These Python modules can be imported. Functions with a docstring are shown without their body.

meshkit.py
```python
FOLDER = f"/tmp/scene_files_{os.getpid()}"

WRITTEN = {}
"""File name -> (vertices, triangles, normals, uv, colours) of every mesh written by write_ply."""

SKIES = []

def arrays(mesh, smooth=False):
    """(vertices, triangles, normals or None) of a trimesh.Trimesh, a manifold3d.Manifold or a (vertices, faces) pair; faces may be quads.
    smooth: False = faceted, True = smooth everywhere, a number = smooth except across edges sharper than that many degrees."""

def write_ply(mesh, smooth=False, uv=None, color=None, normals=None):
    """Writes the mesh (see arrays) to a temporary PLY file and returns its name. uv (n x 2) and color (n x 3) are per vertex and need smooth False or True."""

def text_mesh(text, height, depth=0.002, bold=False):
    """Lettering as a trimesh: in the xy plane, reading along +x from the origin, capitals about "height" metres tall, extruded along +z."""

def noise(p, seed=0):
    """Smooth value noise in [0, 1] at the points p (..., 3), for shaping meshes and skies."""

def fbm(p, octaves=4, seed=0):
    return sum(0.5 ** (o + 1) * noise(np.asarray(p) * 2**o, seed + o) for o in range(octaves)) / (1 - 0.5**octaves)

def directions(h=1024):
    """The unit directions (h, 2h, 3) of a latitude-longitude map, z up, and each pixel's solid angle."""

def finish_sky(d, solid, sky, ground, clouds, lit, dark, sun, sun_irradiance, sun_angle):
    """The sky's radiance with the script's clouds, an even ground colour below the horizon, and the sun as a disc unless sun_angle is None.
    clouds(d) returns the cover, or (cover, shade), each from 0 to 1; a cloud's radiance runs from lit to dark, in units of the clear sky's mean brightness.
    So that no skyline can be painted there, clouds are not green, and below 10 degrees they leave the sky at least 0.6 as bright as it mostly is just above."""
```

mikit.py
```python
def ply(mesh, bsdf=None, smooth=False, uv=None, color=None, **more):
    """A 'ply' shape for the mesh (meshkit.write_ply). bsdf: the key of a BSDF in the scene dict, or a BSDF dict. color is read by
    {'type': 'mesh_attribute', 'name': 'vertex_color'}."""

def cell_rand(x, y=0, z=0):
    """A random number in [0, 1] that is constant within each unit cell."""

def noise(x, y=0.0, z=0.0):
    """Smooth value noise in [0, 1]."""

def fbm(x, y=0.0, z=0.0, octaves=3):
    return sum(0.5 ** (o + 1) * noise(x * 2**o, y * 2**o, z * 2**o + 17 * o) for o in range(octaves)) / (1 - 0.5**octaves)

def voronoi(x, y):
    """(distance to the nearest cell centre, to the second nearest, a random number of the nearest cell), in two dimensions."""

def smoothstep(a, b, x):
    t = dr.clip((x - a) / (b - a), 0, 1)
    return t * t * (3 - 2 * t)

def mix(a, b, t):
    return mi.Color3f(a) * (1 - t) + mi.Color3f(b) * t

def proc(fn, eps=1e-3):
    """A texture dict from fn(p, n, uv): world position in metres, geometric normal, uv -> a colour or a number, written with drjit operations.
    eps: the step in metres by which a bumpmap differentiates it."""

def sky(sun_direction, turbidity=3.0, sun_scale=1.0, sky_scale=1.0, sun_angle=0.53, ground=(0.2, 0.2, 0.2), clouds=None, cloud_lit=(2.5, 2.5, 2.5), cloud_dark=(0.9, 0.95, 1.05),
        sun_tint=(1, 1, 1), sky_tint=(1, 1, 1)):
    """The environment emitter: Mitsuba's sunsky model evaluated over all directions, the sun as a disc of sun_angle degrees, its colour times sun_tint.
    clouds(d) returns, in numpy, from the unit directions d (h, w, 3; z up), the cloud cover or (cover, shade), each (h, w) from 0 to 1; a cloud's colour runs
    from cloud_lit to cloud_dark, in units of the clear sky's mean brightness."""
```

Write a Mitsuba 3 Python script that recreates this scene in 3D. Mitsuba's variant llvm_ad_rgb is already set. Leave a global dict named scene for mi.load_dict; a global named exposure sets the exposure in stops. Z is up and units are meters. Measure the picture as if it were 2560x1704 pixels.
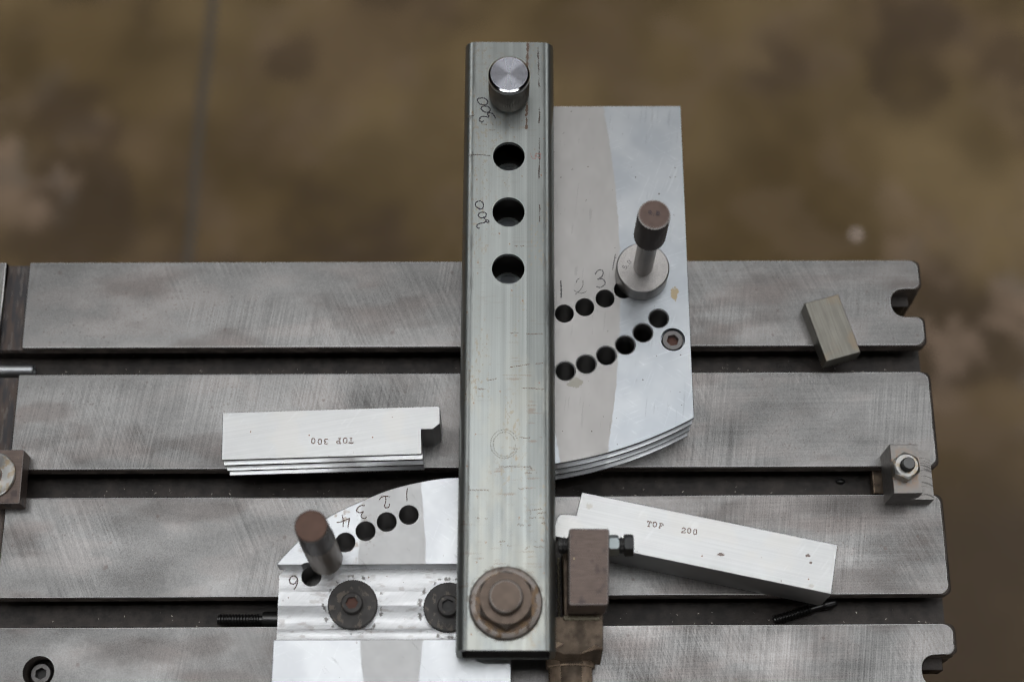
import math, random
import numpy as np, trimesh, mapbox_earcut, manifold3d as m3
import drjit as dr
import mitsuba as mi
import mikit, meshkit
from mikit import proc, noise, fbm, voronoi, cell_rand, smoothstep, mix
from shapely.geometry import Polygon, LineString, Point
from shapely.ops import unary_union

random.seed(4)
rng = np.random.default_rng(4)
PI = math.pi
scene = {'type': 'scene'}
labels = {}
# Everything is modelled in millimetres on the machine table (x right, y away, z up, table top at z = 0)
# and placed at 0.85 m above the floor.
TABLE = 0.85

# ------------------------------------------------------------------ camera, exposure, lamps
def W(x, y, z): return [x * 0.001, y * 0.001, z * 0.001 + TABLE]
TILT, YAW, ROLL = 0.350791538, -0.0233717843, 0.018861159
ct, st = math.cos(TILT), math.sin(TILT)
fwd, upv, rgt = np.array([0, st, -ct]), np.array([0, ct, st]), np.array([1.0, 0, 0])
upr = -rgt * math.sin(ROLL) + upv * math.cos(ROLL)
cy_, sy_ = math.cos(YAW), math.sin(YAW)
RZ = np.array([[cy_, -sy_, 0], [sy_, cy_, 0], [0, 0, 1]])
fwd, upr = RZ @ fwd, RZ @ upr
eye = np.array(W(0, -281.04, 776.9))
scene['camera'] = {
    'type': 'thinlens', 'fov': 34.55, 'fov_axis': 'x', 'near_clip': 0.02, 'far_clip': 60.0,
    'aperture_radius': 0.0068, 'focus_distance': 0.785,
    'to_world': mi.ScalarTransform4f().look_at(origin=eye.tolist(), target=(eye + fwd).tolist(), up=upr.tolist())}
exposure = 0.0
LAMPS = [  # x, y centre (m), half sizes (m), radiance : ceiling light panels, the far ones added
    (0.0, 0.40, 1.5, 0.60, 2.7), (0.0, 1.58, 1.5, 0.38, 1.2), (0.0, 2.55, 1.5, 0.38, 0.5),
    (-3.4, 0.9, 0.8, 1.2, 2.0), (3.4, 0.9, 0.8, 1.2, 2.0), (0.0, 6.2, 3.0, 1.0, 4.2), (-4.8, 4.2, 1.0, 1.5, 3.7), (4.8, 4.2, 1.0, 1.5, 3.7),  # the three far panels are added to brighten the floor
    (-2.0, -4.3, 1.75, 0.8, 3.2), (2.0, -4.3, 1.75, 0.8, 3.2)]
LAMP_TINT = (0.97, 1.0, 1.03)
LAMP_Z = TABLE + 3.5

# ------------------------------------------------------------------ helpers
def put(key, mesh, bsdf, smooth=35, label=None, category=None, group=None, kind=None, raw=False, **kw):
    v, f, _ = meshkit.arrays(mesh)
    t = trimesh.Trimesh(v if raw else v * 0.001 + [0, 0, TABLE], f, process=False)
    if not kw: t.merge_vertices()
    scene[key] = mikit.ply(t, bsdf, smooth, **kw)
    note(key, label, category, group, kind)
    return key
def note(key, label=None, category=None, group=None, kind=None):
    d = {k: v for k, v in (('label', label), ('category', category), ('group', group), ('kind', kind)) if v}
    if d: labels[key] = {**labels.get(key, {}), **d}

def offset_loop(P, d):
    """Moves every corner of a counter-clockwise loop inwards by d (a number or one per corner's edges)."""
    P = np.asarray(P, float); n = len(P)
    e = np.roll(P, -1, 0) - P
    L = np.linalg.norm(e, axis=1, keepdims=True); e /= np.maximum(L, 1e-9)
    nrm = np.stack([-e[:, 1], e[:, 0]], 1)
    d = np.broadcast_to(d, n).astype(float)
    out = []
    for i in range(n):
        n0, n1, d0, d1 = nrm[i - 1], nrm[i], d[i - 1], d[i]
        det = n0[0] * n1[1] - n0[1] * n1[0]
        if abs(det) < 0.02: out.append(P[i] + (n0 + n1) / np.linalg.norm(n0 + n1) * (d0 + d1) / 2)
        else: out.append(P[i] + np.array([(d0 * n1[1] - d1 * n0[1]), (n0[0] * d1 - n1[0] * d0)]) / det)
    return np.array(out)
def ccw(P):
    P = np.asarray(P, float)
    a = np.sum(P[:, 0] * np.roll(P[:, 1], -1) - P[:, 1] * np.roll(P[:, 0], -1))
    return P if a > 0 else P[::-1]
def loft(loops, zs, man=False):
    loops = [np.asarray(l, float) for l in loops]; n = len(loops[0])
    v = np.vstack([np.c_[l, np.broadcast_to(z, n)] for l, z in zip(loops, zs)])
    F = []
    for k in range(len(loops) - 1):
        a, b = k * n, (k + 1) * n
        i = np.arange(n); j = (i + 1) % n
        F += [np.c_[a + i, a + j, b + j], np.c_[a + i, b + j, b + i]]
    def cap(l): return mapbox_earcut.triangulate_float64(l, np.array([n], np.uint32)).reshape(-1, 3).astype(int)
    F += [cap(loops[0])[:, ::-1], cap(loops[-1]) + (len(loops) - 1) * n]
    # earcut keeps the loop's own order, counter-clockwise
    f = np.vstack(F)
    t = trimesh.Trimesh(v, f, process=False)
    return manif(t) if man else t
def manif(t):
    m = m3.Manifold(m3.Mesh(vert_properties=np.asarray(t.vertices, np.float32), tri_verts=np.asarray(t.faces, np.uint32)))
    return m
def prism(P, z0, z1, ch=0.4, bot=0.0, man=False):
    P = ccw(P)
    loops, zs = ([offset_loop(P, bot), P], [z0, z0 + bot]) if bot else ([P], [z0])
    if ch: loops += [P, offset_loop(P, ch * .4), offset_loop(P, ch)]; zs += [z1 - ch, z1 - ch * .35, z1]
    else: loops.append(P); zs.append(z1)
    return loft(loops, zs, man)
def rounded(cs, n=6):
    """cs: (x, y, r) corners, counter-clockwise -> loop with n+1 points on each corner."""
    out = []; m = len(cs)
    for i, (x, y, r) in enumerate(cs):
        p = np.array([x, y], float)
        a = np.array(cs[i - 1][:2], float) - p; b = np.array(cs[(i + 1) % m][:2], float) - p
        a /= np.linalg.norm(a); b /= np.linalg.norm(b)
        th = math.acos(np.clip(a @ b, -1, 1)); t = r / math.tan(th / 2)
        c = p + (a + b) / np.linalg.norm(a + b) * r / math.sin(th / 2)
        s, e = p + a * t - c, p + b * t - c
        a0 = math.atan2(s[1], s[0]); da = math.atan2(e[1], e[0]) - a0
        da = (da + PI) % (2 * PI) - PI
        for k in range(n + 1): out.append(c + r * np.array([math.cos(a0 + da * k / n), math.sin(a0 + da * k / n)]))
    return np.array(out)
def rect(x0, y0, x1, y1): return [(x0, y0), (x1, y0), (x1, y1), (x0, y1)]
def box(x0, y0, z0, x1, y1, z1, ch=0.3, man=False): return prism(rect(x0, y0, x1, y1), z0, z1, ch, man=man)
def circ(x, y, r, n=48): return [(x + r * math.cos(2 * PI * i / n), y + r * math.sin(2 * PI * i / n)) for i in range(n)]
def hexa(x, y, r, a0=PI / 2): return [(x + r * math.cos(a0 + i * PI / 3), y + r * math.sin(a0 + i * PI / 3)) for i in range(6)]
def lathe(prof, n=48, man=False):
    """Closed solid of revolution about z from (r, z) points running bottom to top (r > 0; caps added)."""
    loops = [np.array(circ(0, 0, r, n)) for r, z in prof]
    return loft(loops, [z for r, z in prof], man)
def move(t, x=0, y=0, z=0, rot=None):
    t = t.copy()
    if rot is not None: t.apply_transform(rot)
    t.apply_translation([x, y, z]); return t
def along(p, q):
    """Rotation that takes +z to the direction p -> q."""
    d = np.array(q, float) - np.array(p, float)
    return trimesh.geometry.align_vectors([0, 0, 1], d / np.linalg.norm(d))
def cyl(x, y, r, z0, z1, n=48): return m3.Manifold.cylinder(z1 - z0, r, r, n).translate((x, y, z0))
def thread(r, z0, z1, pitch=1.5, depth=0.6):
    prof = [(r * .72, z0), (r - depth, z0 + .5)]; z = z0 + .6
    while z + pitch < z1:
        prof += [(r - depth, z + pitch * .08), (r, z + pitch * .42), (r, z + pitch * .58), (r - depth, z + pitch * .95)]; z += pitch
    return prof + [(r - depth, z1)]
def smoothline(pts, n=6):
    P = np.array(pts, float)
    if len(P) < 3: return P
    Q = np.vstack([2 * P[0] - P[1], P, 2 * P[-1] - P[-2]]); out = []
    for i in range(1, len(Q) - 2):
        for t in np.linspace(0, 1, n, endpoint=False):
            a, b, c, d = Q[i - 1:i + 3]
            out.append(.5 * (2 * b + (c - a) * t + (2 * a - 5 * b + 4 * c - d) * t * t + (3 * b - a - 3 * c + d) * t ** 3))
    return np.array(out + [P[-1]])
def ribbons(lines, w, z, h=0.05, smooth=True, jitter=0.08):
    """Ink or scratch lines lying on a surface at height z: flat strokes of uneven width."""
    polys = []
    for L in lines:
        P = smoothline(L) if smooth else np.array(L, float)
        for i in range(len(P) - 1):
            polys.append(LineString(P[i:i + 2]).buffer(w / 2 * (1 + jitter * math.sin(i * 1.7 + P[i][0] * 3)), quad_segs=3))
    u = unary_union(polys).simplify(0.02)
    t = trimesh.util.concatenate([trimesh.creation.extrude_polygon(g, h, engine='earcut') for g in getattr(u, 'geoms', [u])])
    t.apply_translation([0, 0, z + 0.012]); return t
STAMP = {  # stamped letters with slab serifs, in a box 0.75 wide and 1 high
    'T': [[(0, .78), (0, 1), (.74, 1), (.74, .78)], [(.37, 1), (.37, 0)], [(.2, 0), (.54, 0)]],
    'O': [[(.37, 1), (.12, .9), (.02, .5), (.12, .1), (.37, 0), (.62, .1), (.72, .5), (.62, .9), (.37, 1)]],
    'P': [[(.16, 0), (.16, 1)], [(0, 0), (.34, 0)], [(0, 1), (.48, 1), (.7, .9), (.74, .75), (.68, .58), (.48, .5), (.16, .5)]],
    '3': [[(.05, .85), (.3, 1), (.6, .92), (.64, .72), (.4, .55), (.64, .45), (.7, .22), (.5, .02), (.25, 0), (.03, .14)]],
    '2': [[(.05, .75), (.15, .95), (.4, 1), (.65, .88), (.66, .66), (.4, .4), (.05, .02), (.72, .02), (.72, .16)]],
    '5': [[(.65, 1), (.12, 1), (.1, .55), (.4, .6), (.66, .45), (.68, .2), (.4, 0), (.06, .1)]],
    '8': [[(.37, .54), (.1, .68), (.12, .9), (.37, 1), (.62, .9), (.64, .68), (.37, .54), (.05, .35), (.08, .1), (.37, 0), (.66, .1), (.69, .35), (.37, .54)]],
    '9': [[(.66, .7), (.5, .48), (.2, .48), (.06, .7), (.15, .93), (.4, 1), (.62, .9), (.66, .7), (.62, .3), (.4, 0)]],
    '.': [[(.3, 0), (.36, .04)]]}
STAMP['0'] = [[(.37, 1), (.14, .88), (.06, .5), (.14, .12), (.37, 0), (.6, .12), (.68, .5), (.6, .88), (.37, 1)]]
def stamp(text, origin, along_, height, advance, w, z, wob=0.0):
    o = np.array(origin, float); a = np.array(along_, float); a /= np.linalg.norm(a); b = np.array([-a[1], a[0]])
    lines = []
    for i, ch in enumerate(text):
        if ch == ' ': continue
        r = np.random.default_rng(i + len(text)).normal(0, wob, 2)
        for s in STAMP[ch]:
            P = smoothline(s, 5) if len(s) > 4 else np.array(s, float)
            lines.append([o + a * (i * advance + r[0] + q[0] * height) + b * (q[1] * height + r[1]) for q in P])
    return ribbons(lines, w, z, smooth=False, jitter=.15)

# ------------------------------------------------------------------ materials
def C(r, g, b): return mi.Color3f(r, g, b)
def mm(p): return p.x * 1000, p.y * 1000, (p.z - TABLE) * 1000
def lines_(x, y, ang, freq, along_=0.03, seed=0.0):
    """Fine parallel scratches (0..1) running in direction ang."""
    c, s = math.cos(ang), math.sin(ang)
    u, v = x * c + y * s, -x * s + y * c
    return noise(v * freq + seed, u * along_ * freq * .25, seed)
def spots(x, y, f, share, r0, r1, seed=0):
    d, _, w = voronoi(x * f + seed, y * f - seed)
    r = mikit.mix(0, 0, 0) if False else None
    keep = dr.select(w < share, 1.0, 0.0)
    rad = r0 + (r1 - r0) * (w / share)
    return keep * (1 - smoothstep(rad * .55, rad, d))
def principled(name, color, rough, metallic=1.0, spec=0.5, bump=None, bump_scale=1.0, aniso=0.0, clearcoat=0.0):
    b = {'type': 'principled', 'base_color': color if isinstance(color, dict) else {'type': 'rgb', 'value': list(color)},
         'roughness': rough, 'metallic': metallic, 'specular': spec}
    if aniso: b['anisotropic'] = aniso
    if clearcoat: b['clearcoat'] = clearcoat
    if bump is not None: b = {'type': 'bumpmap', 'arbitrary': bump, 'scale': bump_scale, 'bsdf': b}
    scene[name] = {'type': 'twosided', 'bsdf': b}

def edge(n, lo=.25, hi=.93):
    """1 on the bevelled edges of a part, where worn metal and a painted edge highlight lighten the colour."""
    a = dr.abs(n.z)
    return dr.select((a > lo) & (a < hi), 1.0, 0.0)
def rail_col(p, n, uv):
    x, y, z = mm(p)
    big = fbm(x * .018, y * .03, 1.0, 3); mid = fbm(x * .045 + 7, y * .11, 3.0, 3); fine = fbm(x * 2.3, y * 2.3, 5.0, 2)
    s1 = lines_(x, y, 1.42, 2.6, .035, 2.0); s2 = lines_(x, y, 2.0, 1.9, .06, 9.0); s3 = lines_(x, y, 0.02, 2.6, .05, 4.0); s4 = lines_(x, y, 1.55, 2.4, .06, 14.0)
    m1 = smoothstep(.42, .6, fbm(x * .02 + 31, y * .025, 8.0, 2)); m2 = smoothstep(.4, .62, fbm(x * .025 - 11, y * .02, 2.0, 2))
    v = .222 + .16 * (big - .5) + .10 * (mid - .5) + .09 * (fine - .5)
    v = v + .085 * (s1 - .5) * m1 + .065 * (s2 - .5) * m2 + smoothstep(20, 60, x) * (.035 * (s3 - .5) + .03 * (s4 - .5) * m1)
    dark = smoothstep(.50, .74, fbm(x * .022 + 3, y * .06 + 9, 6.0, 4)); pitz = smoothstep(.48, .62, fbm(x * .03 + 50, y * .045, 1.0, 2))
    v = v * (1 - .24 * dark)
    sp = dr.maximum(spots(x, y, .55, .22, .10, .30) * pitz * .55, spots(x, y, .085, .13, .05, .11, 3) * .55)
    sp = dr.maximum(sp, spots(x, y, 1.15, .30, .14, .34, 7) * smoothstep(.52, .66, fbm(x * .03 + 20, y * .04 + 5, 3.0, 2)) * .45)
    col = mix(C(1.025, 1.0, .97), C(1.02, .94, .895), dark * .9 + .5 * smoothstep(.45, .7, mid)) * v
    return mix(mix(col, C(.13, .10, .09), sp), C(.62, .61, .59), edge(n, .25, .985) * .8)
def rail_rough(p, n, uv):
    x, y, z = mm(p)
    return .35 + .12 * (fbm(x * .03, y * .05, 2.0, 3) - .5) * 2 + .06 * (fbm(x * .8, y * .8, 1.0, 2) - .5)
principled('steel_ground', proc(rail_col), proc(rail_rough), 0.97)

def casting_col(p, n, uv):
    x, y, z = mm(p)
    v = fbm(x * .15, y * .15, z * .15, 3); f = noise(x * 2.2, y * 2.2, z * 2.2)
    c = mix(C(.036, .029, .025), C(.078, .062, .053), smoothstep(.3, .75, v)) * (.8 + .4 * f)
    return mix(c, C(.20, .17, .15), spots(x, y, .22, .08, .03, .09) * .8)
principled('casting_black', proc(casting_col), .55, 0.0, .45)
def trough_col(p, n, uv):
    x, y, z = mm(p)
    a = smoothstep(.35, .75, fbm(x * .5, y * .09, 2.0, 4)); b = smoothstep(.55, .75, fbm(x * .9 + 4, y * .16, 7.0, 4))
    c = mix(C(.040, .036, .038), C(.082, .056, .044), a)
    return mix(c, C(.16, .135, .115), b * .5)
principled('trough_stained', proc(trough_col), .5, 0.2)

def alu_swirl(x, y):
    a = lines_(x, y, .35, 2.2, .16, 1.0); b = lines_(x, y, 1.2, 2.0, .18, 6.0); c = lines_(x, y, 2.5, 2.4, .2, 3.0)
    m = fbm(x * .07, y * .07, 4.0, 2)
    return smoothstep(.78, .95, a) * smoothstep(.4, .6, m) + smoothstep(.82, .96, b) * smoothstep(.6, .4, m) + smoothstep(.85, .97, c)
def reflection_q(x, y):
    """Reflected dark band, painted into colour and roughness down the quadrant plate."""
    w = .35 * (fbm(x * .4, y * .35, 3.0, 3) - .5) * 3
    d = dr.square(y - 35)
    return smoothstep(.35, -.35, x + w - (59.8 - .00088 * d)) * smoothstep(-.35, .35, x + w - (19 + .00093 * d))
def reflection_s(x, y):  # reflected dark band on the fixture plates, painted into the finish
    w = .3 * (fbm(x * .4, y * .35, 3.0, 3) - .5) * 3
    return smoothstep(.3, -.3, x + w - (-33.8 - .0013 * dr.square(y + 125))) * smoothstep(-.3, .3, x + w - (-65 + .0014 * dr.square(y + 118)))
def quad_col(p, n, uv):
    x, y, z = mm(p)
    b = reflection_q(x, y) * dr.select(z > 29, 1.0, 0.0); s = alu_swirl(x, y)
    cl = fbm(x * .05, y * .05, 1.0, 4)
    a = mix(C(.35, .37, .39), C(.425, .44, .452), smoothstep(.25, .75, cl)) + .045 * s
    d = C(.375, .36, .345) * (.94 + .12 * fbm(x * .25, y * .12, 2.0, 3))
    marks = smoothstep(.80, .92, lines_(x, y, 1.45, 1.3, .28, 11.0)) * smoothstep(.5, .62, fbm(x * .12, y * .12, 8.0, 2))
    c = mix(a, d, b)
    c = mix(c, c * .66, marks * .35)
    stain = smoothstep(1.0, .75, dr.sqrt(dr.square((x - 86) / 2.3) + dr.square((y - 16.3) / 3.2)) + .9 * (fbm(x * .8, y * .8, 1.0, 2) - .5))
    c = mix(c, C(.30, .235, .14), stain * .9)
    stain2 = smoothstep(1.0, .8, dr.sqrt(dr.square((x - 36.5) / 4.0) + dr.square((y + 29.2) / 3.0)) + .8 * (fbm(x * .7, y * .7, 1.0, 2) - .5))
    c = mix(c, C(.27, .255, .22), stain2 * .95)
    sp = dr.maximum(spots(x, y, .16, .14, .03, .07, 2), spots(x, y, .045, .2, .012, .028, 5))
    return mix(mix(c, C(.08, .06, .045), sp * .8), C(.75, .76, .77), edge(n, .3, .98) * .7)
def quad_rough(p, n, uv):
    x, y, z = mm(p)
    return .29 + .13 * reflection_q(x, y) + .08 * (fbm(x * .06, y * .06, 3.0, 3) - .5)
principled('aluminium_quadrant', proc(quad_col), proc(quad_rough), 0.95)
def sec_col(p, n, uv):
    x, y, z = mm(p)
    b = reflection_s(x, y) * dr.select(z > 29, 1.0, 0.0); s = alu_swirl(x + 50, y)
    a = mix(C(.50, .51, .52), C(.58, .59, .595), smoothstep(.3, .7, fbm(x * .06, y * .06, 1.0, 4))) + .05 * s
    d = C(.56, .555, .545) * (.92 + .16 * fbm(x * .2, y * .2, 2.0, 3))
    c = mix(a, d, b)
    dirt = smoothstep(.55, .75, fbm(x * .5, y * .5, 3.0, 4)) * smoothstep(26, 8, dr.sqrt(dr.square(x + 76) + dr.square(y + 104)))
    c = mix(c, C(.30, .24, .19), dirt * .75)
    scr = smoothstep(.84, .94, lines_(x, y, 2.3, 1.5, .3, 4.0)) * smoothstep(.5, .66, fbm(x * .1, y * .1, 5.0, 2))
    c = mix(c, c * .6, scr * .5)
    return mix(c, C(.16, .08, .05), spots(x, y, .12, .12, .02, .05, 9) * .8)
def sec_rough(p, n, uv):
    x, y, z = mm(p)
    return .36 + .14 * reflection_s(x, y)
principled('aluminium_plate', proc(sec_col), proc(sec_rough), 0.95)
def mill_col(p, n, uv):
    x, y, z = mm(p)
    h = lines_(x, y, .8, 2.6, .35, 1.0); g = fbm(x * .05, y * .35, 2.0, 3)
    c = mix(C(.74, .74, .74), C(.90, .90, .90), smoothstep(.25, .7, g)) * (.95 + .1 * h)
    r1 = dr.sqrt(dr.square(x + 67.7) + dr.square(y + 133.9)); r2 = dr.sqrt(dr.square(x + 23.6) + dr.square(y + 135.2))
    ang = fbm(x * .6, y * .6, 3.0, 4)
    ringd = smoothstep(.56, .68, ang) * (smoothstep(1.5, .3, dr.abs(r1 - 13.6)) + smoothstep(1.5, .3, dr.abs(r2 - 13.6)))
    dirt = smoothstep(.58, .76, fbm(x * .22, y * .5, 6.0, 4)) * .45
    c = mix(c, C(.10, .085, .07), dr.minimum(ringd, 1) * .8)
    c = mix(c, C(.45, .40, .36), dirt)
    return mix(c, C(.22, .10, .06), spots(x, y, .11, .22, .02, .06, 4) * .85)
def mill_bump(p, n, uv):
    x, y, z = mm(p)
    return lines_(x, y, .8, 2.2, .35, 1.0) * .03 + fbm(x * .8, y * .8, 1.0, 2) * .05
principled('aluminium_milled', proc(mill_col), .45, 0.9, bump=proc(mill_bump, 1e-4), bump_scale=0.001)

def tool_col(p, n, uv):
    x, y, z = mm(p)
    left = dr.select(x < 0, 1.0, 0.0)
    ang1 = lines_(x, y, .16, 3.0, .05, 2.0) * left + lines_(x, y, -.22, 3.2, .04, 2.0) * (1 - left)
    c = C(.565, .565, .555) * (.955 + .09 * ang1) * (.95 + .1 * fbm(x * .05, y * .1, 4.0, 3))
    old = smoothstep(.55, .75, fbm(x * .06 + 5, y * .08, 9.0, 3))
    c = mix(c, C(.62, .59, .54), old * .3)
    scr = smoothstep(.86, .95, lines_(x, y, .9, 1.1, .35, 4.0)) * smoothstep(.52, .66, fbm(x * .09, y * .09, 5.0, 2))
    c = mix(c, C(.80, .80, .80), scr * .12)
    top = dr.select(z > 27.5, 1.0, 0.0)
    sp = dr.maximum(spots(x, y, .10, .16, .02, .055, 6), spots(x, y, .035, .22, .02, .04, 1)) * top
    def mark(cx, cy, rx_, ry_, seed): return smoothstep(1.15, .7, dr.sqrt(dr.square((x - cx) / rx_) + dr.square((y - cy) / ry_)) + .8 * (fbm(x * 1.1 + seed, y * 1.1, seed, 2) - .5)) * top
    c = mix(c, C(.40, .36, .29), dr.maximum(mark(42.2, -89.3, 1.5, 1.5, 1.0), mark(143.4, -127.3, 1.2, .9, 3.0)) * .5)
    c = mix(c, C(.10, .06, .045), dr.maximum(mark(102.5, -112.5, 1.5, .75, 2.0), dr.maximum(mark(142.9, -113.2, 1.1, .9, 5.0), mark(143.8, -116.5, .8, .6, 7.0))) * .85)
    return mix(mix(c, C(.20, .075, .035), sp * .9), C(.85, .85, .84), edge(n, .3, .98) * .7)
def tool_rough(p, n, uv):
    x, y, z = mm(p)
    return dr.select(z > 27.6, .40, .30)
principled('tool_steel', proc(tool_col), proc(tool_rough), 0.97)

def tube_col(p, n, uv):
    x, y, z = mm(p)
    xr = x - .0105 * y
    st_ = noise(xr * .42, y * .004, 1.0); st2 = noise(xr * 2.6, y * .02, 4.0); cl = fbm(x * .07, y * .03, 2.0, 3)
    v = .31 + .08 * (st_ - .5) + .05 * (st2 - .5) + .10 * (cl - .5)
    c = C(.955, 1.0, .955) * v
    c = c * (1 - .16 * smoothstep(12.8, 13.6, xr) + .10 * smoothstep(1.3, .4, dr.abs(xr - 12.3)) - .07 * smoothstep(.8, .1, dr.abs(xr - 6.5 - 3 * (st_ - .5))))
    zone = smoothstep(10, -60, y)
    warm = smoothstep(.40, .68, fbm(x * .16, y * .05, 5.0, 4)) * zone
    c = mix(c, C(.44, .42, .35), warm * .3)
    fl = smoothstep(.60, .74, fbm(xr * 1.1, y * .7, 6.0, 4)) * smoothstep(.46, .66, fbm(xr * .12, y * .03, 3.0, 2))
    c = mix(c, C(.30, .24, .17), fl * .55)
    hs = smoothstep(.80, .93, noise(xr * .13, y * 1.3, 3.0)) * smoothstep(.48, .64, fbm(x * .12, y * .06, 8.0, 2)) * (.25 + .75 * zone)
    c = mix(c, C(.20, .13, .09), hs * .5)
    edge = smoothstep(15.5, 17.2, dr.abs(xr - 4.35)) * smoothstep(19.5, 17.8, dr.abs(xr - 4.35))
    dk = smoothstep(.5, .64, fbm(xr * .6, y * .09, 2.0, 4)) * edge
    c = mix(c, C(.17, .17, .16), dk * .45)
    sp = spots(xr, y, .20, .14, .04, .10, 3)
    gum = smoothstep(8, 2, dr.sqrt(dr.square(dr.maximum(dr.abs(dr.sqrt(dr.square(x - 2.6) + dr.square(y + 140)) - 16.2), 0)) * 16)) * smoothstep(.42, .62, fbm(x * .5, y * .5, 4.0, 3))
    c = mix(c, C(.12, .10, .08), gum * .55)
    return mix(c, C(.26, .13, .07), sp * .85)
def tube_rough(p, n, uv):
    x, y, z = mm(p)
    return .33 + .08 * (fbm(x * .5, y * .04, 1.0, 2) - .5)
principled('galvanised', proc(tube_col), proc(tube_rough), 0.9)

principled('tube_shade', (.045, .04, .037), .6, 0.2, .3)  # dark lining that stands for the shade in the tube
principled('bore_dark', (.22, .215, .21), .34, 0.9, .5)
def brown_col(p, n, uv):
    x, y, z = mm(p)
    g = noise(x * .25, y * 3.2, z * 1.5); f = fbm(x * .25, y * .25, z * .25, 3); d = smoothstep(.56, .72, fbm(x * .28 + 4, y * .22, z * .2 + 3, 3))
    c = C(.150, .114, .098) * (.72 + .30 * g + .28 * f)
    c = mix(c, C(.075, .06, .06), d * .75)
    c = mix(c, C(.55, .45, .27), spots(x, y, .16, .07, .03, .08, 8) * .8)
    return mix(c, C(.42, .37, .35), edge(n) * .6)
principled('steel_browned', proc(brown_col), .48, 0.8)
def rusty_col(p, n, uv):
    x, y, z = mm(p)
    f = fbm(x * .5, y * .5, z * .5, 4); g = smoothstep(.40, .8, fbm(x * .22 + 3, y * .22, 1.0, 3))
    return mix(C(.115, .082, .060), C(.245, .185, .132), f) * (1 - .45 * g) * (1 + 1.9 * edge(n, .3, .9))  # bevels painted paler, as if catching light
principled('steel_rusty', proc(rusty_col), .55, 0.6)
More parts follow.
